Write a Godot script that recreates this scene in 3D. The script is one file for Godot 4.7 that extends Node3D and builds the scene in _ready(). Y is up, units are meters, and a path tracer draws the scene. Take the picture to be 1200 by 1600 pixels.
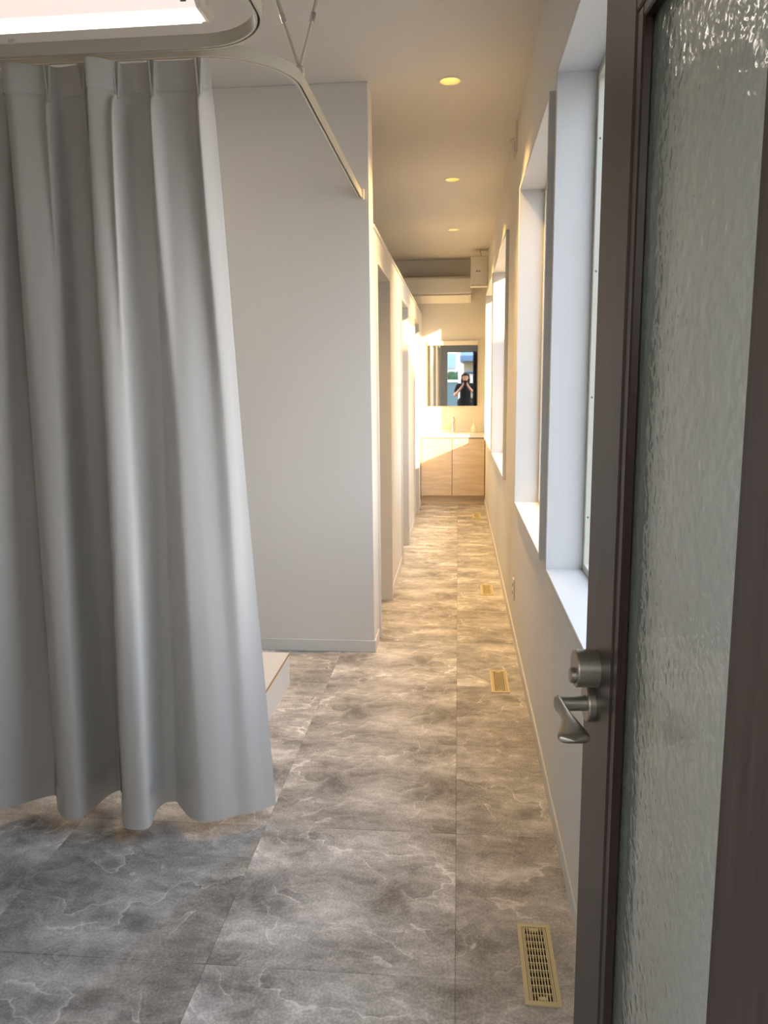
extends Node3D
# Clinic corridor seen from its entrance: camera at the origin, the corridor runs along -z, the window wall is at x = +0.309.

const EYE := Vector3(0.0, 1.381, 0.0)
const CEIL := 2.76
const WALL_R := 0.309      # room face of the window wall
const WALL_C := -0.425     # corridor face of the cubicle wall
const END_Z := -9.3        # room face of the end wall
const PART_Z := -3.868     # room face of the grey partition
const ENTRY_Z := -0.38     # room face of the entrance wall
const LEFT_X := -3.5
const FOCAL := 1220.0
const SEAM_Z := 1.635
const TILE := 0.6

var right := Vector3(0.99558, -0.01041, -0.09338)
var up := Vector3(-0.005, 0.98657, -0.16324)
var ahead := Vector3(-0.09383, -0.16298, -0.98216)
var M := {}
var used := {}

# ---------------------------------------------------------------- helpers
func numbered(called: String) -> String:
	if not used.has(called):
		used[called] = 0
		return called
	used[called] += 1
	return "%s_%03d" % [called, used[called]]

func thing(called: String, label: String, category: String, at := Vector3.ZERO, group := "") -> Node3D:
	var o := Node3D.new()
	o.name = numbered(called)
	add_child(o)
	o.position = at
	tag(o, label, category, group)
	return o

func tag(o: Node, label: String, category: String, group := "") -> void:
	o.set_meta("label", label)
	o.set_meta("category", category)
	if group != "":
		o.set_meta("group", group)

func struct_node(called: String, label := "", at := Vector3.ZERO) -> Node3D:
	var o := Node3D.new()
	o.name = called
	add_child(o)
	o.position = at
	o.set_meta("kind", "structure")
	if label != "":
		o.set_meta("label", label)
		o.set_meta("category", called.split("_")[0])
	return o

class Build:
	var v := PackedVector3Array()
	var n := PackedVector3Array()
	var t := PackedVector2Array()
	func tri(a: Vector3, b: Vector3, c: Vector3, na: Vector3, nb: Vector3, nc: Vector3, ta := Vector2.ZERO, tb := Vector2.ZERO, tc := Vector2.ZERO) -> void:
		var x := (b - a).cross(c - a)
		if x.length_squared() < 1e-18:
			return
		if x.dot(na + nb + nc) > 0.0:
			v.append_array([a, c, b]); n.append_array([na, nc, nb]); t.append_array([ta, tc, tb])
		else:
			v.append_array([a, b, c]); n.append_array([na, nb, nc]); t.append_array([ta, tb, tc])
	func quad(a: Vector3, b: Vector3, c: Vector3, d: Vector3, nn: Vector3) -> void:
		tri(a, b, c, nn, nn, nn)
		tri(a, c, d, nn, nn, nn)
	func box(lo: Vector3, hi: Vector3, bevel := 0.0, xf := Transform3D.IDENTITY) -> void:
		var e := minf(bevel, minf(hi.x - lo.x, minf(hi.y - lo.y, hi.z - lo.z)) * 0.45)
		var c := (lo + hi) * 0.5
		var h := (hi - lo) * 0.5
		var B := xf.basis
		for ax in 3:
			var a1 := (ax + 1) % 3
			var a2 := (ax + 2) % 3
			for s in [-1.0, 1.0]:
				var q := []
				for w in [[-1, -1], [1, -1], [1, 1], [-1, 1]]:
					var pt := Vector3.ZERO
					pt[ax] = s * h[ax]
					pt[a1] = w[0] * (h[a1] - e)
					pt[a2] = w[1] * (h[a2] - e)
					q.append(xf * (c + pt))
				var nn := Vector3.ZERO
				nn[ax] = s
				quad(q[0], q[1], q[2], q[3], B * nn)
			if e > 0.0:
				for s1 in [-1.0, 1.0]:
					for s2 in [-1.0, 1.0]:
						var q := []
						for k in [[-1, 0], [1, 0], [1, 1], [-1, 1]]:
							var pt := Vector3.ZERO
							pt[ax] = k[0] * (h[ax] - e)
							pt[a1] = s1 * (h[a1] - (e if k[1] == 1 else 0.0))
							pt[a2] = s2 * (h[a2] - (e if k[1] == 0 else 0.0))
							q.append(xf * (c + pt))
						var nn := Vector3.ZERO
						nn[a1] = s1
						nn[a2] = s2
						quad(q[0], q[1], q[2], q[3], (B * nn).normalized())
		if e > 0.0:
			for sx in [-1.0, 1.0]:
				for sy in [-1.0, 1.0]:
					for sz in [-1.0, 1.0]:
						var nn := (B * Vector3(sx, sy, sz)).normalized()
						tri(xf * (c + Vector3(sx * h.x, sy * (h.y - e), sz * (h.z - e))), xf * (c + Vector3(sx * (h.x - e), sy * h.y, sz * (h.z - e))), xf * (c + Vector3(sx * (h.x - e), sy * (h.y - e), sz * h.z)), nn, nn, nn)
	func grid(P: Array, closed := false, flip := false) -> void:
		# P[row][column]; normals by central differences
		var R := P.size()
		var C: int = P[0].size()
		var N := []
		for i in R:
			var line := PackedVector3Array()
			for j in C:
				var du: Vector3 = P[mini(i + 1, R - 1)][j] - P[maxi(i - 1, 0)][j]
				var j0 := (j - 1 + C) % C if closed else maxi(j - 1, 0)
				var j1 := (j + 1) % C if closed else mini(j + 1, C - 1)
				var dv: Vector3 = P[i][j1] - P[i][j0]
				var x := du.cross(dv)
				if x.length_squared() < 1e-16:
					x = (P[mini(i + 1, R - 1)][j1] - P[maxi(i - 1, 0)][j0]).cross(dv if dv.length_squared() > 1e-12 else P[mini(i + 1, R - 1)][j1] - P[mini(i + 1, R - 1)][j0])
				line.append(x.normalized() * (-1.0 if flip else 1.0))
			N.append(line)
		for i in R - 1:
			for j in (C if closed else C - 1):
				var k := (j + 1) % C
				var ta := Vector2(float(j) / C, float(i) / R)
				var tb := Vector2(float(j + 1) / C, float(i) / R)
				var tc := Vector2(float(j + 1) / C, float(i + 1) / R)
				var td := Vector2(float(j) / C, float(i + 1) / R)
				tri(P[i][j], P[i][k], P[i + 1][k], N[i][j], N[i][k], N[i + 1][k], ta, tb, tc)
				tri(P[i][j], P[i + 1][k], P[i + 1][j], N[i][j], N[i + 1][k], N[i + 1][j], ta, tc, td)
	func fan(ring: PackedVector3Array, nn: Vector3) -> void:
		var c := Vector3.ZERO
		for q in ring:
			c += q / ring.size()
		for j in ring.size():
			tri(c, ring[j], ring[(j + 1) % ring.size()], nn, nn, nn)
	func lathe(profile: Array, at: Vector3, axis := Vector3.UP, seg := 24, caps := true) -> void:
		# profile of [radius, distance along the axis]
		var a := axis.normalized()
		var s := a.cross(Vector3.FORWARD if absf(a.z) < 0.9 else Vector3.RIGHT).normalized()
		var w := a.cross(s)
		var P := []
		for q in profile:
			var ring := PackedVector3Array()
			for k in seg:
				var g := TAU * k / seg
				ring.append(at + a * q[1] + (s * cos(g) + w * sin(g)) * q[0])
			P.append(ring)
		# find the outward side
		var mid: int = profile.size() / 2
		var probe := Build.new()
		probe.grid(P, true)
		var out := 0.0
		for k in range(0, probe.v.size(), 3):
			var rel: Vector3 = probe.v[k] - at
			out += probe.n[k].dot(rel - a * a.dot(rel))
		grid(P, true, out < 0.0)
		if caps:
			if profile[0][0] > 1e-5:
				fan(P[0], -a)
			if profile[-1][0] > 1e-5:
				fan(P[-1], a)
	func tube(path: Array, radius, seg := 12, caps := true) -> void:
		var P := []
		var side := Vector3.ZERO
		for i in path.size():
			var d: Vector3 = (path[mini(i + 1, path.size() - 1)] - path[maxi(i - 1, 0)]).normalized()
			if side == Vector3.ZERO:
				side = d.cross(Vector3.UP if absf(d.y) < 0.9 else Vector3.RIGHT).normalized()
			side = (side - d * side.dot(d)).normalized()
			var w := d.cross(side)
			var r: float = radius[i] if radius is Array else radius
			var ring := PackedVector3Array()
			for k in seg:
				var g := TAU * k / seg
				ring.append(path[i] + (side * cos(g) + w * sin(g)) * r)
			P.append(ring)
		var probe := Build.new()
		probe.grid(P, true)
		var out := 0.0
		for k in seg:
			out += probe.n[k * 6].dot(probe.v[k * 6] - path[0])
		grid(P, true, out < 0.0)
		if caps:
			fan(P[0], (path[0] - path[1]).normalized())
			fan(P[-1], (path[-1] - path[-2]).normalized())
	func sweep(path: Array, shape: Array) -> void:
		# a rail profile [across, height] carried along a level path, flat faces
		var rows := []
		for i in path.size():
			var d: Vector3 = (path[mini(i + 1, path.size() - 1)] - path[maxi(i - 1, 0)]).normalized()
			var across := d.cross(Vector3.UP).normalized()
			var ring := PackedVector3Array()
			for q in shape:
				ring.append(path[i] + across * q[0] + Vector3.UP * q[1])
			rows.append([ring, across])
		var C := shape.size()
		for j in C:
			var q0: Array = shape[j]
			var q1: Array = shape[(j + 1) % C]
			for i in path.size() - 1:
				var e := Vector2(q1[0] - q0[0], q1[1] - q0[1]).normalized()
				var n0: Vector3 = rows[i][1] * e.y - Vector3.UP * e.x
				var n1: Vector3 = rows[i + 1][1] * e.y - Vector3.UP * e.x
				var k := (j + 1) % C
				tri(rows[i][0][j], rows[i][0][k], rows[i + 1][0][k], n0, n0, n1)
				tri(rows[i][0][j], rows[i + 1][0][k], rows[i + 1][0][j], n0, n1, n1)
	func prism(poly: Array, z0: float, z1: float, xf: Transform3D) -> void:
		# polygon in local x,y from z0 to z1
		var pts := PackedVector2Array()
		for q in poly:
			pts.append(Vector2(q[0], q[1]))
		var area := 0.0
		for i in pts.size():
			area += pts[i].cross(pts[(i + 1) % pts.size()])
		for i in pts.size():
			var a := pts[i]
			var b := pts[(i + 1) % pts.size()]
			var e := (b - a).normalized() * signf(area)
			quad(xf * Vector3(a.x, a.y, z0), xf * Vector3(b.x, b.y, z0), xf * Vector3(b.x, b.y, z1), xf * Vector3(a.x, a.y, z1), xf.basis * Vector3(e.y, -e.x, 0))
		var ids := Geometry2D.triangulate_polygon(pts)
		for k in range(0, ids.size(), 3):
			for z in [z0, z1]:
				var nn := xf.basis * Vector3(0, 0, 1.0 if z == maxf(z0, z1) else -1.0)
				tri(xf * Vector3(pts[ids[k]].x, pts[ids[k]].y, z), xf * Vector3(pts[ids[k + 1]].x, pts[ids[k + 1]].y, z), xf * Vector3(pts[ids[k + 2]].x, pts[ids[k + 2]].y, z), nn, nn, nn)
	func mesh() -> ArrayMesh:
		var a := []
		a.resize(Mesh.ARRAY_MAX)
		a[Mesh.ARRAY_VERTEX] = v
		a[Mesh.ARRAY_NORMAL] = n
		a[Mesh.ARRAY_TEX_UV] = t
		var m := ArrayMesh.new()
		m.add_surface_from_arrays(Mesh.PRIMITIVE_TRIANGLES, a)
		return m

func part(called: String, b, m: Material, parent: Node) -> MeshInstance3D:
	var o := MeshInstance3D.new()
	o.name = called
	o.mesh = b.mesh() if b is Build else b
	o.material_override = m
	parent.add_child(o, true)
	return o

func boxpart(called: String, lo: Vector3, hi: Vector3, m: Material, parent: Node, bevel := 0.0) -> MeshInstance3D:
	var b := Build.new()
	b.box(lo, hi, bevel)
	return part(called, b, m, parent)

func cut(rect: Rect2, holes: Array) -> Array:
	# the rectangle without the holes, as rectangles
	var out := [rect]
	for h: Rect2 in holes:
		var next := []
		for r: Rect2 in out:
			if not r.intersects(h):
				next.append(r)
				continue
			var i := r.intersection(h)
			for q in [Rect2(r.position.x, r.position.y, r.size.x, i.position.y - r.position.y), Rect2(r.position.x, i.end.y, r.size.x, r.end.y - i.end.y), Rect2(r.position.x, i.position.y, i.position.x - r.position.x, i.size.y), Rect2(i.end.x, i.position.y, r.end.x - i.end.x, i.size.y)]:
				if q.size.x > 0.0005 and q.size.y > 0.0005:
					next.append(q)
		out = next
	return out

func ray(px: float, py: float) -> Vector3:
	return ahead + right * ((px - 600.0) / FOCAL) + up * ((800.0 - py) / FOCAL)

func on_level(px: float, py: float, y: float) -> Vector3:
	# where the line of sight through a photograph pixel meets the level y
	var d := ray(px, py)
	return EYE + d * ((y - EYE.y) / d.y)

# ---------------------------------------------------------------- materials
func mat(called: String, c: Color, rough := 0.6, metal := 0.0) -> StandardMaterial3D:
	var m := StandardMaterial3D.new()
	m.resource_name = called
	m.albedo_color = c
	m.roughness = rough
	m.metallic = metal
	M[called] = m
	return m

func relief(m: StandardMaterial3D, freq: float, depth: float, scale: float, octaves := 3, seed_ := 1) -> void:
	var f := FastNoiseLite.new()
	f.seed = seed_
	f.frequency = freq
	f.fractal_octaves = octaves
	var im := f.get_seamless_image(256, 256)
	m.heightmap_enabled = true
	m.heightmap_texture = ImageTexture.create_from_image(im)
	m.heightmap_scale = depth
	m.uv1_triplanar = true
	m.uv1_world_triplanar = true
	m.uv1_scale = Vector3.ONE * scale

func wood_image(dark: Color, light: Color, along: float, across: float, seed_: int, vertical: bool) -> ImageTexture:
	var f := FastNoiseLite.new()
	f.seed = seed_
	f.frequency = 1.0
	f.fractal_octaves = 4
	var g := FastNoiseLite.new()
	g.seed = seed_ + 7
	g.frequency = 1.0
	var im := Image.create(256, 256, false, Image.FORMAT_RGB8)
	for y in 256:
		for x in 256:
			var a := (y if vertical else x) / 256.0
			var c := (x if vertical else y) / 256.0
			var k := f.get_noise_2d(c * across + 0.6 * g.get_noise_2d(a * 2.0, c * 3.0), a * along) * 0.7
			k += g.get_noise_2d(c * across * 4.0, a * along * 2.0) * 0.35
			im.set_pixel(x, y, dark.lerp(light, clampf(0.5 + k, 0.0, 1.0)))
	return ImageTexture.create_from_image(im)

func slate_image(seed_: int, n: int) -> ImageTexture:
	# grey slate print of one floor tile: cloudy tone, layered edges, pale veins, pitted patches and specks
	var warp := FastNoiseLite.new()
	warp.seed = seed_
	warp.frequency = 0.9
	warp.fractal_octaves = 4
	var cloud := FastNoiseLite.new()
	cloud.seed = seed_ + 1
	cloud.frequency = 1.0
	cloud.fractal_octaves = 6
	cloud.fractal_gain = 0.62
	var vein := FastNoiseLite.new()
	vein.seed = seed_ + 2
	vein.frequency = 1.0
	vein.fractal_octaves = 4
	var pit := FastNoiseLite.new()
	pit.seed = seed_ + 3
	pit.noise_type = FastNoiseLite.TYPE_CELLULAR
	pit.frequency = 26.0
	var grain := FastNoiseLite.new()
	grain.seed = seed_ + 4
	grain.frequency = 60.0
	grain.fractal_octaves = 3
	var flake := FastNoiseLite.new()
	flake.seed = seed_ + 5
	flake.frequency = 5.0
	flake.fractal_type = FastNoiseLite.FRACTAL_RIDGED
	flake.fractal_octaves = 4
	var im := Image.create(n, n, false, Image.FORMAT_RGB8)
	var dark := Color(0.46, 0.445, 0.43)
	var pale := Color(0.95, 0.935, 0.915)
	for y in n:
		for x in n:
			var u := float(x) / n
			var v := float(y) / n
			var wx := warp.get_noise_2d(u * 2.2, v * 2.2)
			var wy := warp.get_noise_2d(u * 2.2 + 31.0, v * 2.2 + 17.0)
			var c := cloud.get_noise_2d(u * 1.3 + wx * 0.20 + v * 0.5, v * 2.9 + wy * 0.22)
			# two sets of broken pale veins, one lying along the tile and one across it
			var s := vein.get_noise_2d(u * 0.8 + wx * 0.22 + v * 0.5, v * 1.9 + wy * 0.16)
			var r := vein.get_noise_2d(u * 1.5 + wx * 0.18 - v * 1.1 + 40.0, v * 0.9 + wy * 0.18)
			var gate := clampf(warp.get_noise_2d(u * 1.6 + 70.0, v * 1.6) * 3.0 + 0.15, 0.0, 1.0)
			var gate2 := clampf(warp.get_noise_2d(u * 1.6, v * 1.6 + 70.0) * 3.0 + 0.05, 0.0, 1.0)
			var thread := pow(clampf(1.0 - absf(s - 0.04) * 30.0, 0.0, 1.0), 1.6) * gate + pow(clampf(1.0 - absf(r - 0.06) * 36.0, 0.0, 1.0), 1.6) * gate2
			# beside a vein the slate is worn paler on one side only
			var halo := clampf(1.0 - (s - 0.04) * 5.5, 0.0, 1.0) * (1.0 if s > 0.04 else 0.0) * gate
			var halo2 := clampf(1.0 - (0.06 - r) * 7.0, 0.0, 1.0) * (1.0 if r < 0.06 else 0.0) * gate2
			var p := pit.get_noise_2d(u + wx * 0.02, v * 1.2)
			var patch := clampf(wy * 3.0 + 0.1, 0.0, 1.0)
			var k := 0.43 + c * 0.56 + (flake.get_noise_2d(u + wx * 0.05, v * 1.6 + wy * 0.05) + 0.1) * 0.17 + thread * 0.34 + halo * 0.25 + halo2 * 0.22 + p * patch * 0.20 + grain.get_noise_2d(u, v) * 0.22
			if grain.get_noise_2d(u * 0.45 + 9.0, v * 0.45) > 0.6:
				k += 0.16
			im.set_pixel(x, y, dark.lerp(pale, clampf(k, 0.0, 1.0)))
	return ImageTexture.create_from_image(im)

func make_materials() -> void:
	var w := mat("wallpaper", Color(0.885, 0.875, 0.855), 0.75)
	relief(w, 0.06, 0.028, 3.0, 4, 3)
	mat("ceiling_paper", Color(0.83, 0.82, 0.80), 0.85)
	mat("white_board", Color(0.83, 0.83, 0.825), 0.45)
	mat("window_frame", Color(0.80, 0.79, 0.74), 0.4)
	mat("base_vinyl", Color(0.86, 0.855, 0.84), 0.45)
	mat("screed", Color(0.27, 0.265, 0.26), 0.9)
	mat("duct", Color(0.12, 0.115, 0.10), 0.8)
	mat("cream_plastic", Color(0.83, 0.77, 0.60), 0.42)
	mat("white_plastic", Color(0.88, 0.87, 0.84), 0.35)
	mat("black", Color(0.05, 0.05, 0.05), 0.5)
	mat("grey_mark", Color(0.42, 0.40, 0.36), 0.6)
	mat("rail", Color(0.83, 0.80, 0.73), 0.36)
	mat("rail_slot", Color(0.16, 0.155, 0.15), 0.7)
	mat("chrome", Color(0.86, 0.85, 0.83), 0.12, 1.0)
	mat("bronze", Color(0.60, 0.565, 0.51), 0.36, 0.85)
	mat("ceramic", Color(0.92, 0.92, 0.90), 0.12)
	mat("plywood", Color(0.68, 0.52, 0.36), 0.7)
	var mi := mat("mirror_silver", Color(0.93, 0.94, 0.93), 0.015, 1.0)
	mi.metallic_specular = 0.5
	var pane := mat("clear_glass", Color(1, 1, 1, 0.04), 0.02)
	pane.transparency = BaseMaterial3D.TRANSPARENCY_ALPHA
	var fab := mat("curtain_fabric", Color(0.78, 0.768, 0.75), 0.8)
	fab.rim_enabled = true
	fab.rim = 0.35
	fab.rim_tint = 0.6
	var walnut := mat("walnut", Color.WHITE, 0.38)
	walnut.albedo_texture = wood_image(Color(0.145, 0.10, 0.086), Color(0.245, 0.185, 0.16), 1.2, 26.0, 11, true)
	walnut.uv1_triplanar = true
	walnut.uv1_scale = Vector3(4, 1.4, 4)
	var bead := mat("bead_wood", Color.WHITE, 0.35)
	bead.albedo_texture = wood_image(Color(0.10, 0.045, 0.03), Color(0.17, 0.085, 0.055), 1.2, 22.0, 12, true)
	bead.uv1_triplanar = true
	bead.uv1_scale = Vector3(4, 1.4, 4)
	var ash := mat("pale_ash", Color.WHITE, 0.5)
	ash.albedo_texture = wood_image(Color(0.80, 0.725, 0.63), Color(0.88, 0.82, 0.74), 1.3, 9.0, 14, false)
	ash.uv1_triplanar = true
	ash.uv1_scale = Vector3(1.4, 2.6, 1.4)
	var g := mat("rippled_glass", Color(0.62, 0.64, 0.585, 0.32), 0.10)
	g.transparency = BaseMaterial3D.TRANSPARENCY_ALPHA
	relief(g, 0.05, 0.13, 3.0, 3, 21)
	g.uv1_world_triplanar = false
	var soap := mat("soap_plastic", Color(0.93, 0.91, 0.85), 0.25)
	soap.subsurf_scatter_enabled = false
	# floor tiles: three prints, used in turned copies
	for k in 3:
		var print_ := slate_image(100 + 37 * k, 720)
		for j in 2:
			var t := mat("slate_%d" % (k * 2 + j), [Color(1, 1, 1), Color(0.94, 0.935, 0.93)][j], 0.46)
			t.albedo_texture = print_
	# person and outdoors
	mat("skin", Color(0.78, 0.58, 0.47), 0.55)
	mat("hair", Color(0.13, 0.085, 0.065), 0.5)
	mat("black_cloth", Color(0.055, 0.053, 0.055), 0.85)
	mat("trouser_cloth", Color(0.12, 0.12, 0.14), 0.85)
	mat("concrete", Color(0.56, 0.55, 0.53), 0.9)
	mat("beige_render", Color(0.58, 0.53, 0.43), 0.9)
	mat("blue_steel", Color(0.30, 0.40, 0.52), 0.6)
	mat("white_render", Color(0.84, 0.84, 0.82), 0.85)
	mat("teal_block", Color(0.34, 0.42, 0.45), 0.9)
	mat("roof_grey", Color(0.30, 0.31, 0.33), 0.8)
	var leaf := mat("hedge_leaf", Color(0.15, 0.25, 0.13), 0.8)
	leaf.backlight_enabled = true
	leaf.backlight = Color(0.1, 0.16, 0.05)

func glow(called: String, c: Color, energy: float, base := Color(0.9, 0.9, 0.88)) -> StandardMaterial3D:
	var m := mat(called, base, 0.4)
	m.emission_enabled = true
	m.emission = c
	m.emission_energy_multiplier = energy
	return m

# ---------------------------------------------------------------- scene
func _ready() -> void:
	set_camera()
	set_light()
	make_materials()
	build_shell()
	build_floor()
	build_windows()
	build_cubicle_doorways()
	build_door()
	build_curtain()
	build_rails()
	build_platform()
	build_vanity()
	build_mirror()
	build_air_conditioner()
	build_wall_fittings()
	build_vents()
	build_downlights()
	build_ceiling_light()
	build_person()
	build_outdoors()

func set_camera() -> void:
	var c := Camera3D.new()
	c.name = "camera"
	add_child(c)
	c.transform = Transform3D(Basis(right, up, -ahead).orthonormalized(), EYE)
	c.fov = rad_to_deg(2.0 * atan(800.0 / FOCAL))
	c.current = true

func set_light() -> void:
	var e := Environment.new()
	e.background_mode = Environment.BG_SKY
	var s := ProceduralSkyMaterial.new()
	s.sky_top_color = Color(0.69, 0.75, 0.83)
	s.sky_horizon_color = Color(0.95, 0.94, 0.92)
	s.sky_curve = 0.22
	s.ground_bottom_color = Color(0.42, 0.42, 0.42)
	s.ground_horizon_color = Color(0.62, 0.62, 0.63)
	s.sky_energy_multiplier = 1.2
	e.sky = Sky.new()
	e.sky.sky_material = s
	e.tonemap_mode = Environment.TONE_MAPPER_LINEAR
	e.tonemap_exposure = 6.0
	e.sdfgi_enabled = true
	e.ssao_enabled = true
	e.ssil_enabled = true
	var w := WorldEnvironment.new()
	w.name = "surroundings"
	w.environment = e
	add_child(w)
	# low evening sun from the window side, behind the camera
	var sun := DirectionalLight3D.new()
	sun.name = "sun"
	add_child(sun)
	sun.look_at_from_position(Vector3.ZERO, Vector3(-1.0, -0.42, -1.3))
	sun.light_color = Color(1.0, 0.82, 0.54)
	sun.light_energy = 1.15
	sun.light_angular_distance = 0.6
	sun.shadow_enabled = true
	sun.sky_mode = DirectionalLight3D.SKY_MODE_LIGHT_ONLY

const WINDOWS := [[-1.25, -2.535], [-2.765, -3.98], [-5.09, -6.83], [-7.02, -8.66]]
const SILL := 0.775
const HEAD := 2.285
const DOORWAYS := [[-4.125, -4.86], [-5.87, -6.59], [-7.6, -8.39]]
const DOORWAY_HEAD := 1.985
const VENTS := [[-1.837, -1.568], [-3.637, -3.364], [-5.272, -5.006], [-8.227, -7.96]]

func slab_zy(b: Build, x0: float, x1: float, z: Array, y: Array, holes: Array) -> void:
	for r: Rect2 in cut(Rect2(z[0], y[0], z[1] - z[0], y[1] - y[0]), holes):
		b.box(Vector3(x0, r.position.y, r.position.x), Vector3(x1, r.end.y, r.end.x))

func build_shell() -> void:
	# window wall
	var holes := []
	for w in WINDOWS:
		holes.append(Rect2(w[1] - 0.02, SILL - 0.02, w[0] - w[1] + 0.04, HEAD - SILL + 0.04))
	var b := Build.new()
	slab_zy(b, WALL_R, WALL_R + 0.18, [END_Z - 0.15, ENTRY_Z + 0.12], [-0.1, CEIL + 0.1], holes)
	var o := part("wall_right", b, M.wallpaper, self)
	o.set_meta("kind", "structure")
	# end wall
	o = boxpart("wall_end", Vector3(LEFT_X - 0.1, -0.1, END_Z - 0.15), Vector3(WALL_R, CEIL + 0.1, END_Z), M.wallpaper, self)
	o.set_meta("kind", "structure")
	# left wall
	o = boxpart("wall_left", Vector3(LEFT_X - 0.1, -0.1, END_Z), Vector3(LEFT_X, CEIL + 0.1, ENTRY_Z + 0.12), M.wallpaper, self)
	o.set_meta("kind", "structure")
	# entrance wall with its doorway
	b = Build.new()
	for r: Rect2 in cut(Rect2(LEFT_X, 0.0, WALL_R - LEFT_X, CEIL + 0.1), [Rect2(-0.425, -0.1, 0.685, 2.175)]):
		b.box(Vector3(r.position.x, r.position.y, ENTRY_Z), Vector3(r.end.x, r.end.y, ENTRY_Z + 0.12))
	o = part("wall_entry", b, M.wallpaper, self)
	o.set_meta("kind", "structure")
	var t := struct_node("trim_1")
	boxpart("jamb", Vector3(-0.425, 0, ENTRY_Z - 0.008), Vector3(-0.40, 2.05, ENTRY_Z + 0.128), M.white_board, t, 0.002)
	boxpart("jamb", Vector3(0.235, 0, ENTRY_Z - 0.008), Vector3(0.26, 2.05, ENTRY_Z + 0.128), M.white_board, t, 0.002)
	boxpart("head", Vector3(-0.425, 2.05, ENTRY_Z - 0.008), Vector3(0.26, 2.075, ENTRY_Z + 0.128), M.white_board, t, 0.002)
	# grey partition, full height
	o = boxpart("wall_partition", Vector3(LEFT_X, 0, PART_Z - 0.172), Vector3(WALL_C, CEIL, PART_Z), M.wallpaper, self, 0.002)
	o.set_meta("kind", "structure")
	# cubicle wall, 2.16 m high, open above
	holes = []
	for d in DOORWAYS:
		holes.append(Rect2(d[1] - 0.02, -0.1, d[0] - d[1] + 0.04, DOORWAY_HEAD + 0.12))
	b = Build.new()
	slab_zy(b, WALL_C - 0.1, WALL_C, [END_Z, PART_Z - 0.172], [0.0, 2.145], holes)
	var cw := part("wall_cubicle", b, M.wallpaper, self)
	cw.set_meta("kind", "structure")
	boxpart("cap_board", Vector3(WALL_C - 0.106, 2.145, END_Z), Vector3(WALL_C + 0.006, 2.163, PART_Z - 0.174), M.white_board, cw, 0.002)
	# ceiling with a hole for each downlight
	var c := CSGBox3D.new()
	c.name = "ceiling"
	c.size = Vector3(WALL_R + 0.18 - LEFT_X + 0.1, 0.12, ENTRY_Z + 0.12 - END_Z + 0.15)
	c.position = Vector3((WALL_R + 0.18 + LEFT_X - 0.1) * 0.5, CEIL + 0.06, (ENTRY_Z + 0.12 + END_Z - 0.15) * 0.5)
	c.material = M.ceiling_paper
	c.set_meta("kind", "structure")
	add_child(c)
	for d in LAMPS:
		var k := CSGCylinder3D.new()
		k.name = "hole"
		k.operation = CSGShape3D.OPERATION_SUBTRACTION
		k.radius = 0.0475
		k.height = 0.15
		k.sides = 32
		k.material = M.ceiling_paper
		k.position = Vector3(d.x, CEIL, d.y) - c.position
		c.add_child(k, true)
	o = boxpart("trim_roof", Vector3(LEFT_X - 0.5, CEIL + 0.121, END_Z - 0.5), Vector3(WALL_R + 0.19, CEIL + 0.3, ENTRY_Z + 0.3), M.roof_grey, self)
	o.set_meta("kind", "structure")
	# baseboards
	var base := struct_node("baseboard_right")
	boxpart("board", Vector3(WALL_R - 0.007, 0, END_Z), Vector3(WALL_R, 0.06, ENTRY_Z), M.base_vinyl, base, 0.0025)
	base = struct_node("baseboard_partition")
	boxpart("board", Vector3(LEFT_X, 0, PART_Z), Vector3(WALL_C + 0.006, 0.064, PART_Z + 0.006), M.base_vinyl, base, 0.0025)
	boxpart("board", Vector3(WALL_C, 0, PART_Z - 0.2), Vector3(WALL_C + 0.006, 0.064, PART_Z), M.base_vinyl, base, 0.0025)
	base = struct_node("baseboard_cubicle")
	for i in 3:
		var z0: float = DOORWAYS[i][1] - 0.02
		var z1: float = (DOORWAYS[i + 1][0] + 0.02) if i < 2 else -8.87
		boxpart("board", Vector3(WALL_C, 0, z1), Vector3(WALL_C + 0.006, 0.064, z0), M.base_vinyl, base, 0.0025)

func build_floor() -> void:
	var holes := []
	for v in VENTS:
		holes.append(Rect2(0.168, v[0] + 0.012, 0.060, v[1] - v[0] - 0.024))
	var b := Build.new()
	for r: Rect2 in cut(Rect2(LEFT_X, END_Z, WALL_R - LEFT_X, ENTRY_Z + 0.12 - END_Z), holes):
		b.box(Vector3(r.position.x, -0.12, r.position.y), Vector3(r.end.x, -0.004, r.end.y))
	var f := part("floor", b, M.screed, self)
	f.set_meta("kind", "structure")
	var rng := RandomNumberGenerator.new()
	rng.seed = 5
	var gap := 0.0004
	for j in range(-3, 14):
		for i in range(-6, 1):
			var pick := rng.randi() % 6
			var turn := rng.randi() % 4
			var r := Rect2(i * TILE, -SEAM_Z - TILE * (j + 1), TILE, TILE)
			var room := Rect2(LEFT_X, END_Z, WALL_R - LEFT_X, ENTRY_Z + 0.12 - END_Z)
			if not r.intersects(room):
				continue
			var whole := r
			r = r.intersection(room)
			if r.size.x < 0.002 or r.size.y < 0.002:
				continue
			r = Rect2(r.position + Vector2(gap, gap), r.size - Vector2(gap, gap) * 2.0)
			var tb := Build.new()
			var pieces := cut(r, holes)
			for q: Rect2 in pieces:
				tb.box(Vector3(q.position.x, -0.004, q.position.y), Vector3(q.end.x, 0.0, q.end.y), 0.0004 if pieces.size() == 1 else 0.0)
			for k in tb.v.size():
				var uv := Vector2((tb.v[k].x - whole.position.x) / TILE, (tb.v[k].z - whole.position.y) / TILE)
				if turn & 1:
					uv.x = 1.0 - uv.x
				if turn & 2:
					uv.y = 1.0 - uv.y
				tb.t[k] = uv
			part("tile", tb, M["slate_%d" % pick], f)

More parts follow.
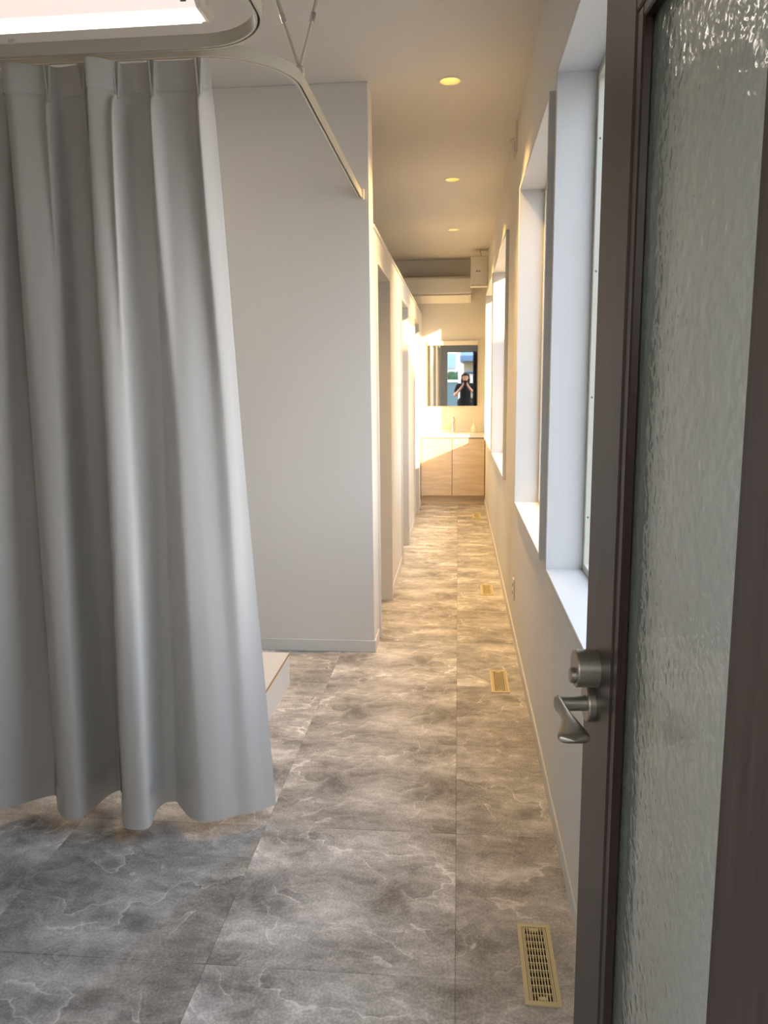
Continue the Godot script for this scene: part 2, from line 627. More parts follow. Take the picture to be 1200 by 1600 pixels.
func build_windows() -> void:
	var names := ["window nearest the open door, white lining boards with clear glass", "window between the first window and the wide sunlit pair, white lining", "wide window with a sunlit far jamb next to the cabinet end window", "wide window beside the washbasin, sun pouring onto its jamb and sill"]
	for k in 4:
		var zn: float = WINDOWS[k][0]
		var zf: float = WINDOWS[k][1]
		var w := struct_node("window_%d" % (k + 1), names[k])
		var x0 := WALL_R - 0.021
		var x1 := WALL_R + 0.097
		boxpart("lining_board", Vector3(x0, SILL - 0.02, zf - 0.02), Vector3(x1, HEAD + 0.02, zf), M.white_board, w, 0.0015)
		boxpart("lining_board", Vector3(x0, SILL - 0.02, zn), Vector3(x1, HEAD + 0.02, zn + 0.02), M.white_board, w, 0.0015)
		boxpart("lining_board", Vector3(x0, HEAD, zf), Vector3(x1, HEAD + 0.02, zn), M.white_board, w, 0.0015)
		boxpart("sill_board", Vector3(x0, SILL - 0.02, zf), Vector3(x1, SILL, zn), M.white_board, w, 0.0015)
		# sash frame
		var f0 := x1
		var f1 := x1 + 0.045
		for s in [[zf - 0.02, zf + 0.022], [zn - 0.022, zn + 0.02]]:
			boxpart("frame_stile", Vector3(f0, SILL - 0.02, s[0]), Vector3(f1, HEAD + 0.02, s[1]), M.window_frame, w, 0.002)
		for s in [[SILL - 0.02, SILL + 0.022], [HEAD - 0.022, HEAD + 0.02]]:
			boxpart("frame_rail", Vector3(f0, s[0], zf + 0.022), Vector3(f1, s[1], zn - 0.022), M.window_frame, w, 0.002)
		boxpart("pane", Vector3(f0 + 0.02, SILL + 0.022, zf + 0.022), Vector3(f0 + 0.025, HEAD - 0.022, zn - 0.022), M.clear_glass, w)
		if k < 2:
			for y in [0.95, 1.33, 1.71, 2.09]:
				var b := Build.new()
				b.lathe([[0.0035, 0.0], [0.0028, 0.0012], [0.0, 0.0014]], Vector3(f0 + 0.010, y, zf + 0.022), Vector3(0, 0, 1), 10, false)
				part("screw", b, M.bronze, w)

func build_cubicle_doorways() -> void:
	for k in 3:
		var zn: float = DOORWAYS[k][0]
		var zf: float = DOORWAYS[k][1]
		var t := struct_node("trim_%d" % (k + 2))
		var x0 := WALL_C - 0.112
		var x1 := WALL_C + 0.012
		boxpart("jamb", Vector3(x0, 0, zf - 0.02), Vector3(x1, DOORWAY_HEAD + 0.02, zf), M.white_board, t, 0.0015)
		boxpart("jamb", Vector3(x0, 0, zn), Vector3(x1, DOORWAY_HEAD + 0.02, zn + 0.02), M.white_board, t, 0.0015)
		boxpart("head", Vector3(x0, DOORWAY_HEAD, zf), Vector3(x1, DOORWAY_HEAD + 0.02, zn), M.white_board, t, 0.0015)

func build_door() -> void:
	# local axes: x along the leaf from the free edge to the hinge, y up, z out of the visible face (towards the corridor)
	var a := deg_to_rad(4.0)
	var along := Vector3(sin(a), 0, cos(a))
	var out := Vector3.UP.cross(along).normalized() * -1.0
	if out.x > 0.0:
		out = -out
	var d := struct_node("door_1", "dark walnut door with a rippled glass slit and lever handle, standing open", Vector3(0.1762, 0, -1.05))
	d.transform.basis = Basis(along, Vector3.UP, out)
	var T := 0.036
	var W := 0.64
	boxpart("stile", Vector3(0, 0.008, -T), Vector3(0.130, 2.04, 0), M.walnut, d, 0.002)
	boxpart("stile", Vector3(0.462, 0.008, -T), Vector3(W, 2.04, 0), M.walnut, d, 0.002)
	boxpart("top_rail", Vector3(0.130, 1.765, -T), Vector3(0.462, 2.04, 0), M.walnut, d, 0.002)
	boxpart("bottom_rail", Vector3(0.130, 0.008, -T), Vector3(0.462, 0.26, 0), M.walnut, d, 0.002)
	# beads that hold the glass, both faces
	for s in [[-0.0135, -0.002], [-T + 0.002, -T + 0.0135]]:
		boxpart("glass_bead", Vector3(0.130, 0.26, s[0]), Vector3(0.150, 1.765, s[1]), M.bead_wood, d, 0.002)
		boxpart("glass_bead", Vector3(0.450, 0.26, s[0]), Vector3(0.462, 1.765, s[1]), M.bead_wood, d, 0.002)
		boxpart("glass_bead", Vector3(0.150, 1.752, s[0]), Vector3(0.450, 1.765, s[1]), M.bead_wood, d, 0.002)
		boxpart("glass_bead", Vector3(0.150, 0.26, s[0]), Vector3(0.450, 0.273, s[1]), M.bead_wood, d, 0.002)
	boxpart("glass_pane", Vector3(0.131, 0.262, -0.020), Vector3(0.461, 1.763, -0.015), M.rippled_glass, d)
	# thumb turn
	var t := Build.new()
	t.lathe([[0.0245, 0.0], [0.0245, 0.0265], [0.0245, 0.027], [0.0235, 0.0285]], Vector3(0.062, 1.013, 0), Vector3(0, 0, 1), 32)
	var lock := part("lock_knob", t, M.bronze, d)
	lock.set_meta("label", "round bronze lock knob above the lever")
	t = Build.new()
	t.lathe([[0.010, 0.0], [0.010, 0.0045], [0.010, 0.005], [0.009, 0.006]], Vector3(0.064, 1.004, 0.0285), Vector3(0, 0, 1), 20)
	part("turn_piece", t, M.bronze, lock)
	# lever handle: rosette, spindle and a paddle that widens towards the hinge
	t = Build.new()
	t.lathe([[0.0245, 0.0], [0.0245, 0.0075], [0.0245, 0.008], [0.0235, 0.0095]], Vector3(0.045, 0.958, 0), Vector3(0, 0, 1), 32)
	var ros := part("handle", t, M.bronze, d)
	ros.set_meta("label", "matt bronze lever handle")
	t = Build.new()
	t.lathe([[0.0105, 0.009], [0.0105, 0.045]], Vector3(0.045, 0.958, 0), Vector3(0, 0, 1), 24, false)
	part("spindle", t, M.bronze, ros)
	var P := []
	for i in 25:
		var u := i / 24.0
		var x := 0.036 + 0.122 * u
		var inner := lerpf(0.0405, 0.0265, smoothstep(0.0, 1.0, u))      # edge next to the door
		var outer := 0.052 + 0.008 * sin(u * PI * 0.5) - 0.010 * sin(PI * clampf(u * 1.15, 0.0, 1.0)) + 0.006 * u
		var round_end := sqrt(maxf(0.0, 1.0 - pow(clampf((u - 0.93) / 0.07, 0.0, 1.0), 2.0))) * sqrt(maxf(0.0, 1.0 - pow(clampf((0.10 - u) / 0.10, 0.0, 1.0), 2.0)))
		var hz := (outer - inner) * 0.5 * maxf(round_end, 0.02)
		var hy := lerpf(0.0105, 0.0058, smoothstep(0.0, 0.5, u)) * maxf(round_end, 0.02)
		var ring := PackedVector3Array()
		for k in 20:
			var g := TAU * k / 20.0
			var cs := cos(g)
			var sn := sin(g)
			ring.append(Vector3(x, 0.958 + signf(sn) * pow(absf(sn), 0.7) * hy, (outer + inner) * 0.5 + signf(cs) * pow(absf(cs), 0.7) * hz))
		P.append(ring)
	t = Build.new()
	var probe := Build.new()
	probe.grid(P, true)
	t.grid(P, true, probe.n[60 * 12].dot(probe.v[60 * 12] - Vector3(probe.v[60 * 12].x, 0.958, 0.045)) < 0.0)
	part("lever", t, M.bronze, ros)
	for y in [0.25, 1.05, 1.8]:
		t = Build.new()
		t.lathe([[0.006, -0.045], [0.006, 0.045]], Vector3(W + 0.004, y, -0.008), Vector3.UP, 12)
		part("hinge", t, M.bronze, d)

func spline(a: Array, s: float) -> float:
	var i := clampi(int(floor(s)), 0, a.size() - 2)
	var f := s - i
	var p0: float = a[maxi(i - 1, 0)]
	var p1: float = a[i]
	var p2: float = a[i + 1]
	var p3: float = a[mini(i + 2, a.size() - 1)]
	var m1 := (p2 - p0) * 0.42
	var m2 := (p3 - p1) * 0.42
	var f2 := f * f
	var f3 := f2 * f
	return (2 * f3 - 3 * f2 + 1) * p1 + (f3 - 2 * f2 + f) * m1 + (-2 * f3 + 3 * f2) * p2 + (f3 - f2) * m2

const PLEATS := [-205.0, -70.0, 72.0, 128.0, 184.0, 241.0, 315.0]

func build_curtain() -> void:
	# every node: place along the rail (pixel column of the heading), how far it bulges forward there, and the pixel of the hem below it
	var nodes := [[-260, 0.0, -260, 1245], [-205, 0.03, -215, 1278], [-140, 0.0, -150, 1240], [-70, 0.03, -80, 1285], [-30, 0.005, -30, 1276],
		[-6, 0.0, 0, 1266], [0, -0.01, 55, 1249], [2, 0.0, 86, 1242], [3, 0.02, 90, 1250], [6, 0.045, 92, 1264], [22, 0.05, 102, 1278], [55, 0.022, 126, 1279],
		[72, 0.015, 146, 1262], [82, 0.0, 168, 1243], [104, 0.004, 184, 1235], [128, 0.015, 189, 1235], [138, 0.004, 191, 1243], [142, 0.035, 192, 1266], [146, 0.06, 195, 1291],
		[166, 0.045, 213, 1296], [183, 0.018, 233, 1292], [188, 0.002, 244, 1266], [206, 0.004, 258, 1254], [224, 0.004, 276, 1252], [234, 0.008, 283, 1260],
		[241, 0.018, 298, 1277], [249, 0.008, 317, 1284], [276, 0.006, 342, 1281], [302, 0.006, 370, 1273], [315, 0.018, 394, 1270], [323, 0.008, 416, 1262], [331, 0.0, 431, 1257]]
	var hem_y := 0.05
	var top_y := 2.238
	var tx := []
	var tz := []
	var hx := []
	var hz := []
	for q in nodes:
		tx.append(-1.235 + 0.001727 * q[0])
		tz.append(-2.205 + q[1])
		var h := on_level(q[2], q[3], hem_y)
		hx.append(h.x)
		hz.append(h.z)
	var cols := (nodes.size() - 1) * 9 + 1
	var rows := 72
	var header := 0.075 / (top_y - hem_y)
	var P := []
	for i in rows + 1:
		var v := float(i) / rows
		if i < 4:
			v = header * i / 3.0
		else:
			v = header + (1.0 - header) * float(i - 3) / (rows - 3)
		var t := clampf((v - header) / (1.0 - header), 0.0, 1.0)
		var line := PackedVector3Array()
		for j in cols:
			var s := j / 9.0
			var x0 := spline(tx, s)
			var z0 := spline(tz, s)
			var x1 := spline(hx, s)
			var z1 := spline(hz, s)
			var wx := pow(t, 1.15)
			var wz := pow(t, 0.46)
			# the cloth wanders a little on its way down
			var sway := 0.004 * sin(s * 1.7 + t * 5.0) * sin(PI * t)
			# below its neck every pinch pleat opens into a rounded ridge
			var ridge := 0.0
			for px in PLEATS:
				var q: float = (x0 - (-1.235 + 0.001727 * px)) / 0.013
				ridge += exp(-q * q)
			ridge *= 0.030 * (smoothstep(0.0, 0.02, t) * (1.0 - smoothstep(0.05, 0.45, t)) if t > 0.0 else 0.0)
			line.append(Vector3(lerpf(x0, x1, wx) + sway, lerpf(top_y, hem_y, v), lerpf(z0, z1, wz) + sway * 0.6 + ridge))
		P.append(line)
	var c := thing("curtain", "grey pinch-pleated cubicle curtain hanging from the ceiling rail to the floor", "curtain", Vector3(-0.9, 0, -2.2))
	var b := Build.new()
	b.grid(P, false, true)
	for k in b.v.size():
		b.v[k] -= c.position
	part("cloth", b, M.curtain_fabric, c)
	# doubled bands: heading tape and hem, one cloth thickness proud on both faces
	var bands := [["heading_band", 0, 3], ["hem_band", rows - 3, rows]]
	for q in bands:
		var N := normals_of(P)
		b = Build.new()
		for side in [1.0, -1.0]:
			var Q := []
			for i in range(q[1], q[2] + 1):
				var line := PackedVector3Array()
				for j in cols:
					line.append(P[i][j] + N[i][j] * 0.0028 * side - c.position)
				Q.append(line)
			b.grid(Q, false, side < 0.0)
		part(q[0], b, M.curtain_fabric, c)
	# pinch pleats in the heading: two fingers drawn together at the neck
	for px in PLEATS:
		var x: float = -1.235 + 0.001727 * px
		b = Build.new()
		for s in [-1.0, 1.0]:
			var path := []
			var rad := []
			for k in 9:
				var u := k / 8.0
				path.append(Vector3(x + s * lerpf(0.0085, 0.0022, u), top_y - 0.002 - u * 0.090, -2.205 + lerpf(0.024, 0.026, u)) - c.position)
				rad.append(lerpf(0.0036, 0.0042, u))
			b.tube(path, rad, 8)
		part("pinch_pleat", b, M.curtain_fabric, c)

func normals_of(P: Array) -> Array:
	var N := []
	for i in P.size():
		var line := PackedVector3Array()
		for j in P[0].size():
			var du: Vector3 = P[mini(i + 1, P.size() - 1)][j] - P[maxi(i - 1, 0)][j]
			var dv: Vector3 = P[i][mini(j + 1, P[0].size() - 1)] - P[i][maxi(j - 1, 0)]
			line.append(-du.cross(dv).normalized())
		N.append(line)
	return N

func build_rails() -> void:
	var y := 2.246
	var shape := [[-0.009, 0.032], [0.009, 0.032], [0.009, 0.0], [0.003, 0.0], [0.003, 0.006], [-0.003, 0.006], [-0.003, 0.0], [-0.009, 0.0]]
	var slot := [[-0.003, 0.0065], [0.003, 0.0065], [0.003, 0.0055], [-0.003, 0.0055]]
	# rail of the drawn curtain: along the room, round a bend and back to the grey partition
	var path := [Vector3(LEFT_X, y, -2.185), Vector3(-2.2, y, -2.195)]
	var r := 0.24
	var cx := -0.467 - r
	for k in 17:
		var g := PI * 0.5 * k / 16.0
		path.append(Vector3(cx + r * sin(g), y, -2.205 - r + r * cos(g)))
	path.append(Vector3(-0.467, y, -3.0))
	path.append(Vector3(-0.467, y, PART_Z + 0.004))
	var t := thing("curtain_rail", "pale metal curtain rail bending back to a bracket on the grey partition", "curtain rail", Vector3(-0.467, y, -2.6))
	rail_parts(t, path, shape, slot)
	boxpart("wall_bracket", Vector3(-0.487, y - 0.008, PART_Z) - t.position, Vector3(-0.447, y + 0.040, PART_Z + 0.010) - t.position, M.white_plastic, t, 0.003)
	# V-shaped hanger up to the ceiling
	var foot := Vector3(-0.466, y + 0.03, -2.43)
	boxpart("hanger_clip", foot + Vector3(-0.013, -0.004, -0.013) - t.position, foot + Vector3(0.013, 0.018, 0.013) - t.position, M.rail, t, 0.003)
	for s in [[-0.61], [-0.33]]:
		var top := Vector3(s[0], CEIL, -2.43)
		var mid := foot.lerp(top, 0.31)
		var b := Build.new()
		b.tube([foot + Vector3(0, 0.012, 0) - t.position, mid - t.position], 0.0042, 10)
		part("hanger_rod", b, M.rail, t)
		b = Build.new()
		b.tube([mid - t.position, top - t.position], 0.0062, 12)
		part("hanger_rod", b, M.rail, t)
		b = Build.new()
		b.tube([mid - (top - foot).normalized() * 0.012 - t.position, mid + (top - foot).normalized() * 0.012 - t.position], 0.0078, 12)
		part("rod_joint", b, M.chrome, t)
	# second rail, of the next cubicle, bending forward
	path = [Vector3(LEFT_X, y, -2.140), Vector3(-2.2, y, -2.145)]
	r = 0.18
	cx = -0.478 - r
	for k in 17:
		var g := PI * 0.5 * k / 16.0
		path.append(Vector3(cx + r * sin(g), y, -2.152 + r - r * cos(g)))
	path.append(Vector3(-0.478, y, -1.2))
	path.append(Vector3(-0.478, y, ENTRY_Z - 0.004))
	t = thing("curtain_rail", "empty pale metal curtain rail bending forward under the ceiling light", "curtain rail", Vector3(-0.478, y, -1.9))
	rail_parts(t, path, shape, slot)
	boxpart("wall_bracket", Vector3(-0.498, y - 0.008, ENTRY_Z - 0.010) - t.position, Vector3(-0.458, y + 0.040, ENTRY_Z) - t.position, M.white_plastic, t, 0.003)
	boxpart("glider", Vector3(-1.192, y + 0.030, -2.152) - t.position, Vector3(-1.172, y + 0.044, -2.138) - t.position, M.white_plastic, t, 0.003)

func rail_parts(t: Node3D, path: Array, shape: Array, slot: Array) -> void:
	var moved := []
	for q in path:
		moved.append(q - t.position)
	var b := Build.new()
	b.sweep(moved, shape)
	part("rail", b, M.rail, t)
	b = Build.new()
	b.sweep(moved, slot)
	part("runner_slot", b, M.rail_slot, t)

func build_platform() -> void:
	var t := thing("raised_platform", "low white platform with a bare plywood edge behind the curtain", "platform", Vector3(-1.2, 0, -2.95))
	var o := -t.position
	boxpart("riser", Vector3(LEFT_X + 0.01, 0, -3.412) + o, Vector3(-0.776, 0.136, -2.47) + o, M.white_board, t)
	boxpart("edge_band", Vector3(LEFT_X + 0.01, 0.136, -3.412) + o, Vector3(-0.775, 0.147, -2.47) + o, M.plywood, t)
	boxpart("top_board", Vector3(LEFT_X + 0.01, 0.147, -3.412) + o, Vector3(-0.776, 0.151, -2.47) + o, M.white_board, t)

func build_vanity() -> void:
	var zf := -8.884
	var t := thing("vanity_cabinet", "pale ash washbasin cabinet with two doors at the corridor end", "cabinet", Vector3(-0.06, 0, -9.09))
	var o := -t.position
	var b := Build.new()
	var cl := WALL_C + 0.004
	var cr := WALL_R - 0.004
	b.box(Vector3(cl, 0.095, END_Z + 0.002) + o, Vector3(cl + 0.016, 0.762, zf - 0.02) + o)
	b.box(Vector3(cr - 0.016, 0.095, END_Z + 0.002) + o, Vector3(cr, 0.762, zf - 0.02) + o)
	b.box(Vector3(cl + 0.016, 0.095, END_Z + 0.002) + o, Vector3(cr - 0.016, 0.111, zf - 0.02) + o)
	b.box(Vector3(cl + 0.016, 0.111, END_Z + 0.002) + o, Vector3(cr - 0.016, 0.762, END_Z + 0.008) + o)
	part("carcass", b, M.pale_ash, t)
	boxpart("kick_board", Vector3(WALL_C + 0.006, 0.0, END_Z + 0.002) + o, Vector3(WALL_R - 0.009, 0.095, zf - 0.04) + o, M.pale_ash, t)
	boxpart("door", Vector3(WALL_C + 0.005, 0.10, zf - 0.019) + o, Vector3(-0.0685, 0.755, zf) + o, M.pale_ash, t, 0.0015)
	boxpart("door", Vector3(-0.0635, 0.10, zf - 0.019) + o, Vector3(WALL_R - 0.010, 0.755, zf) + o, M.pale_ash, t, 0.0015)
	# counter with a moulded bowl
	var c := thing("washbasin_counter", "white washbasin counter on the pale ash cabinet", "washbasin", Vector3(-0.06, 0.762, -9.09))
	o = -c.position
	var bowl := Rect2(-0.27, -9.16, 0.42, 0.20)
	b = Build.new()
	for r: Rect2 in cut(Rect2(WALL_C + 0.003, END_Z + 0.002, WALL_R - WALL_C - 0.006, zf + 0.012 - END_Z), [bowl]):
		b.box(Vector3(r.position.x, 0.763, r.position.y) + o, Vector3(r.end.x, 0.803, r.end.y) + o)
	part("counter_top", b, M.ceramic, c)
	var P := []
	for q in [[1.0, 0.803], [0.985, 0.797], [0.94, 0.76], [0.85, 0.705], [0.6, 0.68], [0.1, 0.676]]:
		var ring := PackedVector3Array()
		for k in 40:
			var g := TAU * k / 40.0
			var ct := cos(g)
			var st := sin(g)
			var sq := pow(pow(absf(ct), 10.0) + pow(absf(st), 10.0), -0.1) if q[0] > 0.9 else pow(pow(absf(ct), 4.0) + pow(absf(st), 4.0), -0.25)
			ring.append(Vector3(bowl.get_center().x + ct * sq * q[0] * 0.21, q[1], bowl.get_center().y + st * sq * q[0] * 0.10) + o)
		P.append(ring)
	b = Build.new()
	b.grid(P, true, false)
	if b.n[b.n.size() - 1].y < 0.0:
		b = Build.new()
		b.grid(P, true, true)
	b.fan(P[-1], Vector3.UP)
	part("bowl", b, M.ceramic, c)
	boxpart("backsplash", Vector3(WALL_C + 0.003, 0.803, END_Z + 0.002) + o, Vector3(WALL_R - 0.003, 0.835, END_Z + 0.014) + o, M.ceramic, c, 0.002)
	# faucet
	var f := thing("faucet", "tall chrome faucet standing behind the basin", "faucet", Vector3(-0.052, 0.8035, -9.20))
	b = Build.new()
	b.lathe([[0.027, 0.0], [0.027, 0.006], [0.0215, 0.010], [0.0215, 0.150], [0.018, 0.156], [0.0, 0.157]], Vector3.ZERO, Vector3.UP, 28)
	part("body", b, M.chrome, f)
	b = Build.new()
	b.tube([Vector3(0, 0.115, 0.015), Vector3(0, 0.118, 0.06), Vector3(0, 0.113, 0.10), Vector3(0, 0.098, 0.115)], [0.0125, 0.012, 0.0115, 0.011], 14)
	part("spout", b, M.chrome, f)
	b = Build.new()
	b.tube([Vector3(0, 0.155, 0), Vector3(0, 0.172, 0.004), Vector3(0, 0.180, 0.04)], [0.012, 0.009, 0.006], 12)
	part("lever", b, M.chrome, f)
	# soap bottle
	var s := thing("soap_bottle", "small white soap pump bottle standing right of the faucet", "bottle", Vector3(0.186, 0.8035, -9.19))
	b = Build.new()
	b.lathe([[0.026, 0.0], [0.034, 0.006], [0.036, 0.03], [0.032, 0.058], [0.018, 0.080], [0.010, 0.092], [0.010, 0.100]], Vector3.ZERO, Vector3.UP, 28)
	part("flask", b, M.soap_plastic, s)
	b = Build.new()
	b.lathe([[0.013, 0.100], [0.013, 0.113], [0.005, 0.115], [0.005, 0.134], [0.015, 0.138], [0.019, 0.150], [0.0, 0.151]], Vector3.ZERO, Vector3.UP, 20)
	b.tube([Vector3(0, 0.144, 0), Vector3(0, 0.146, 0.03), Vector3(0, 0.139, 0.04)], [0.006, 0.005, 0.004], 10)
	part("pump", b, M.soap_plastic, s)

func build_mirror() -> void:
	var t := thing("wall_mirror", "rectangular mirror above the washbasin reflecting a person", "mirror", Vector3(-0.067, 1.48, END_Z + 0.012))
	t.rotation.y = deg_to_rad(-0.5)
	boxpart("backing", Vector3(-0.289, -0.372, -0.008), Vector3(0.289, 0.372, 0.014), M.white_plastic, t, 0.002)
	boxpart("glass", Vector3(-0.290, -0.372, 0.0145), Vector3(0.290, 0.322, 0.019), M.mirror_silver, t)
	boxpart("top_rail", Vector3(-0.290, 0.324, 0.0145), Vector3(0.290, 0.374, 0.026), M.white_plastic, t, 0.002)

func build_air_conditioner() -> void:
	var t := thing("air_conditioner", "white wall air conditioner above the mirror, under the ceiling", "air conditioner", Vector3(-0.255, 2.28, END_Z))
	var xf := Transform3D(Basis(Vector3(0, 0, 1), Vector3(0, 1, 0), Vector3(-1, 0, 0)), Vector3.ZERO)   # local x = out of the wall, z = sideways
	var b := Build.new()
	b.prism([[0.003, 0.02], [0.003, 0.28], [0.165, 0.28], [0.19, 0.262], [0.19, 0.075], [0.14, 0.012], [0.06, 0.0]], -0.395, 0.395, xf)
	part("casing", b, M.white_plastic, t)
	b = Build.new()
	b.prism([[0.191, 0.085], [0.191, 0.268], [0.205, 0.262], [0.212, 0.245], [0.212, 0.092], [0.206, 0.085]], -0.394, 0.394, xf)
	part("front_panel", b, M.white_plastic, t)
	b = Build.new()
	b.prism([[0.118, -0.012], [0.204, 0.066], [0.198, 0.074], [0.113, -0.004]], -0.372, 0.372, xf)
	part("louver", b, M.white_plastic, t)
	for s in [-0.392, 0.378]:
		b = Build.new()
		b.prism([[0.11, -0.010], [0.205, 0.070], [0.200, 0.080], [0.10, 0.0]], s, s + 0.014, xf)
		part("louver_cheek", b, M.white_plastic, t)
	boxpart("intake_grille", Vector3(-0.32, 0.2805, 0.02), Vector3(0.32, 0.284, 0.165), M.grey_mark, t)
	# pale box on the window wall in front of it
	t = thing("wall_box", "pale flat box with a small grey mark, high beside the air conditioner", "box", Vector3(0.216, 2.38, -8.66))
	boxpart("body", Vector3(-0.090, 0.012, -0.06), Vector3(0.0925, 0.31, 0.06), M.white_plastic, t, 0.006)
	boxpart("bottom_lip", Vector3(-0.092, 0.0, -0.062), Vector3(0.0925, 0.012, 0.064), M.white_plastic, t, 0.003)
	boxpart("mark", Vector3(-0.034, 0.150, 0.0598), Vector3(-0.014, 0.162, 0.0606), M.grey_mark, t)
	boxpart("mark", Vector3(-0.010, 0.150, 0.0598), Vector3(0.012, 0.160, 0.0606), M.grey_mark, t)
	b = Build.new()
	b.tube([Vector3(0.02, 0.308, 0.0), Vector3(0.018, 0.335, 0.004), Vector3(0.010, 0.36, 0.0), Vector3(0.012, CEIL - 2.38, 0.0)], 0.0028, 8)
	part("cable", b, M.grey_mark, t)

func build_wall_fittings() -> void:
	var t := thing("wall_hook", "slim wall plate with a small white hook, high on the window wall", "hook", Vector3(WALL_R, 2.60, -4.53))
	boxpart("plate", Vector3(-0.010, 0.0, -0.025), Vector3(0, 0.155, 0.025), M.white_plastic, t, 0.002)
	var b := Build.new()
	b.tube([Vector3(-0.008, 0.075, 0), Vector3(-0.026, 0.068, 0), Vector3(-0.034, 0.060, 0), Vector3(-0.036, 0.072, 0)], [0.005, 0.005, 0.006, 0.005], 10)
	part("hook", b, M.white_plastic, t)
	b = Build.new()
	b.tube([Vector3(-0.012, 0.06, 0), Vector3(-0.014, 0.01, 0), Vector3(-0.010, -0.03, 0)], 0.003, 8)
	part("cord", b, M.white_plastic, t)
	t = thing("wall_outlet", "small white power outlet low on the window wall", "outlet", Vector3(WALL_R, 0.21, -4.175))
	boxpart("cover_plate", Vector3(-0.009, 0.0, -0.035), Vector3(0, 0.118, 0.035), M.white_plastic, t, 0.003)
	for y in [0.030, 0.072]:
		boxpart("socket", Vector3(-0.0105, y, -0.012), Vector3(-0.008, y + 0.016, 0.012), M.grey_mark, t, 0.001)

func build_vents() -> void:
	var labels := ["cream floor vent close to the open door, largest of the row", "cream floor vent beside the end of the grey partition", "cream floor vent below the wall outlet", "cream floor vent in front of the washbasin cabinet"]
	for k in 4:
		var z0: float = VENTS[k][0]
		var z1: float = VENTS[k][1]
		var t := thing("floor_vent", labels[k], "vent", Vector3(0.198, 0, (z0 + z1) * 0.5), "cream floor vents along the window wall")
		var hl := (z1 - z0) * 0.5
		var hw := 0.041
		# frame lying on the floor round the opening
		var b := Build.new()
		for r: Rect2 in cut(Rect2(-hw, -hl, hw * 2, hl * 2), [Rect2(-0.0305, -hl + 0.0125, 0.061, hl * 2 - 0.025)]):
			b.box(Vector3(r.position.x, 0.0, r.position.y), Vector3(r.end.x, 0.0035, r.end.y))
		part("frame", b, M.cream_plastic, t)
		# sheet duct below the opening
		b = Build.new()
		b.box(Vector3(-0.0298, -0.11, -hl + 0.0122), Vector3(0.0298, -0.105, hl - 0.0122))
		for s in [-1.0, 1.0]:
			b.box(Vector3(s * 0.0298 - 0.0005, -0.11, -hl + 0.0122), Vector3(s * 0.0298 + 0.0005, 0.0, hl - 0.0122))
			b.box(Vector3(-0.0298, -0.11, s * (hl - 0.0122) - 0.0005), Vector3(0.0298, 0.0, s * (hl - 0.0122) + 0.0005))
		part("duct", b, M.duct, t)
		# long side slats
		for s in [-1.0, 1.0]:
			boxpart("slat", Vector3(s * 0.0275 - 0.0018, -0.001, -hl + 0.013), Vector3(s * 0.0275 + 0.0018, 0.0025, hl - 0.013), M.cream_plastic, t)
		for i in 8:
			var x := lerpf(-0.0235, 0.0235, i / 7.0)
			boxpart("slat", Vector3(x - 0.0014, -0.004, -hl + 0.013), Vector3(x + 0.0014, 0.003, hl - 0.013), M.cream_plastic, t)
		for i in 11:
			var z := lerpf(-hl + 0.0145, hl - 0.0145, i / 10.0)
			boxpart("cross_bar", Vector3(-0.0235, -0.006, z - 0.0015), Vector3(0.0235, 0.001, z + 0.0015), M.cream_plastic, t)
		for s in [-1.0, 1.0]:
			var z: float = s * (hl - 0.021)
			boxpart("catch", Vector3(-0.0085, -0.002, z - 0.006), Vector3(0.0085, 0.0036, z + 0.006), M.cream_plastic, t, 0.0012)

const LAMPS := [Vector2(-0.045, -3.91), Vector2(-0.047, -5.70), Vector2(-0.049, -7.50)]

func build_downlights() -> void:
	var labels := ["round recessed warm downlight level with the grey partition", "round recessed warm downlight between two others, middle of the row", "round recessed warm downlight nearest the air conditioner"]
	glow("lamp_glow", Color(1.0, 0.80, 0.38), 0.9, Color(0.95, 0.85, 0.6))
	for k in 3:
		var d: Vector2 = LAMPS[k]
		var t := thing("downlight", labels[k], "lamp", Vector3(d.x, CEIL, d.y), "recessed downlights along the corridor ceiling")
		var b := Build.new()
		b.lathe([[0.0465, 0.004], [0.0455, -0.002], [0.0480, -0.004], [0.0545, -0.003], [0.0555, 0.0]], Vector3.ZERO, Vector3.UP, 36, false)
		part("trim_ring", b, M.white_plastic, t)
		b = Build.new()
		b.lathe([[0.0460, 0.0], [0.041, 0.022], [0.036, 0.036]], Vector3.ZERO, Vector3.UP, 36, false)
		part("reflector", b, M.white_plastic, t)
		b = Build.new()
		b.lathe([[0.0365, 0.034], [0.030, 0.026], [0.018, 0.022], [0.0, 0.021]], Vector3.ZERO, Vector3.UP, 36, false)
		part("lamp_lens", b, M.lamp_glow, t)
		var l := SpotLight3D.new()
		l.name = "lamp_light"
		l.light_color = Color(1.0, 0.80, 0.50)
		l.light_energy = 0.85
		l.light_size = 0.045
		l.spot_angle = 52.0
		l.spot_angle_attenuation = 1.0
		l.spot_range = 14.0
		l.spot_attenuation = 2.0
		l.shadow_enabled = true
		t.add_child(l)
		l.position = Vector3(0, 0.012, 0)
		l.rotation.x = -PI * 0.5

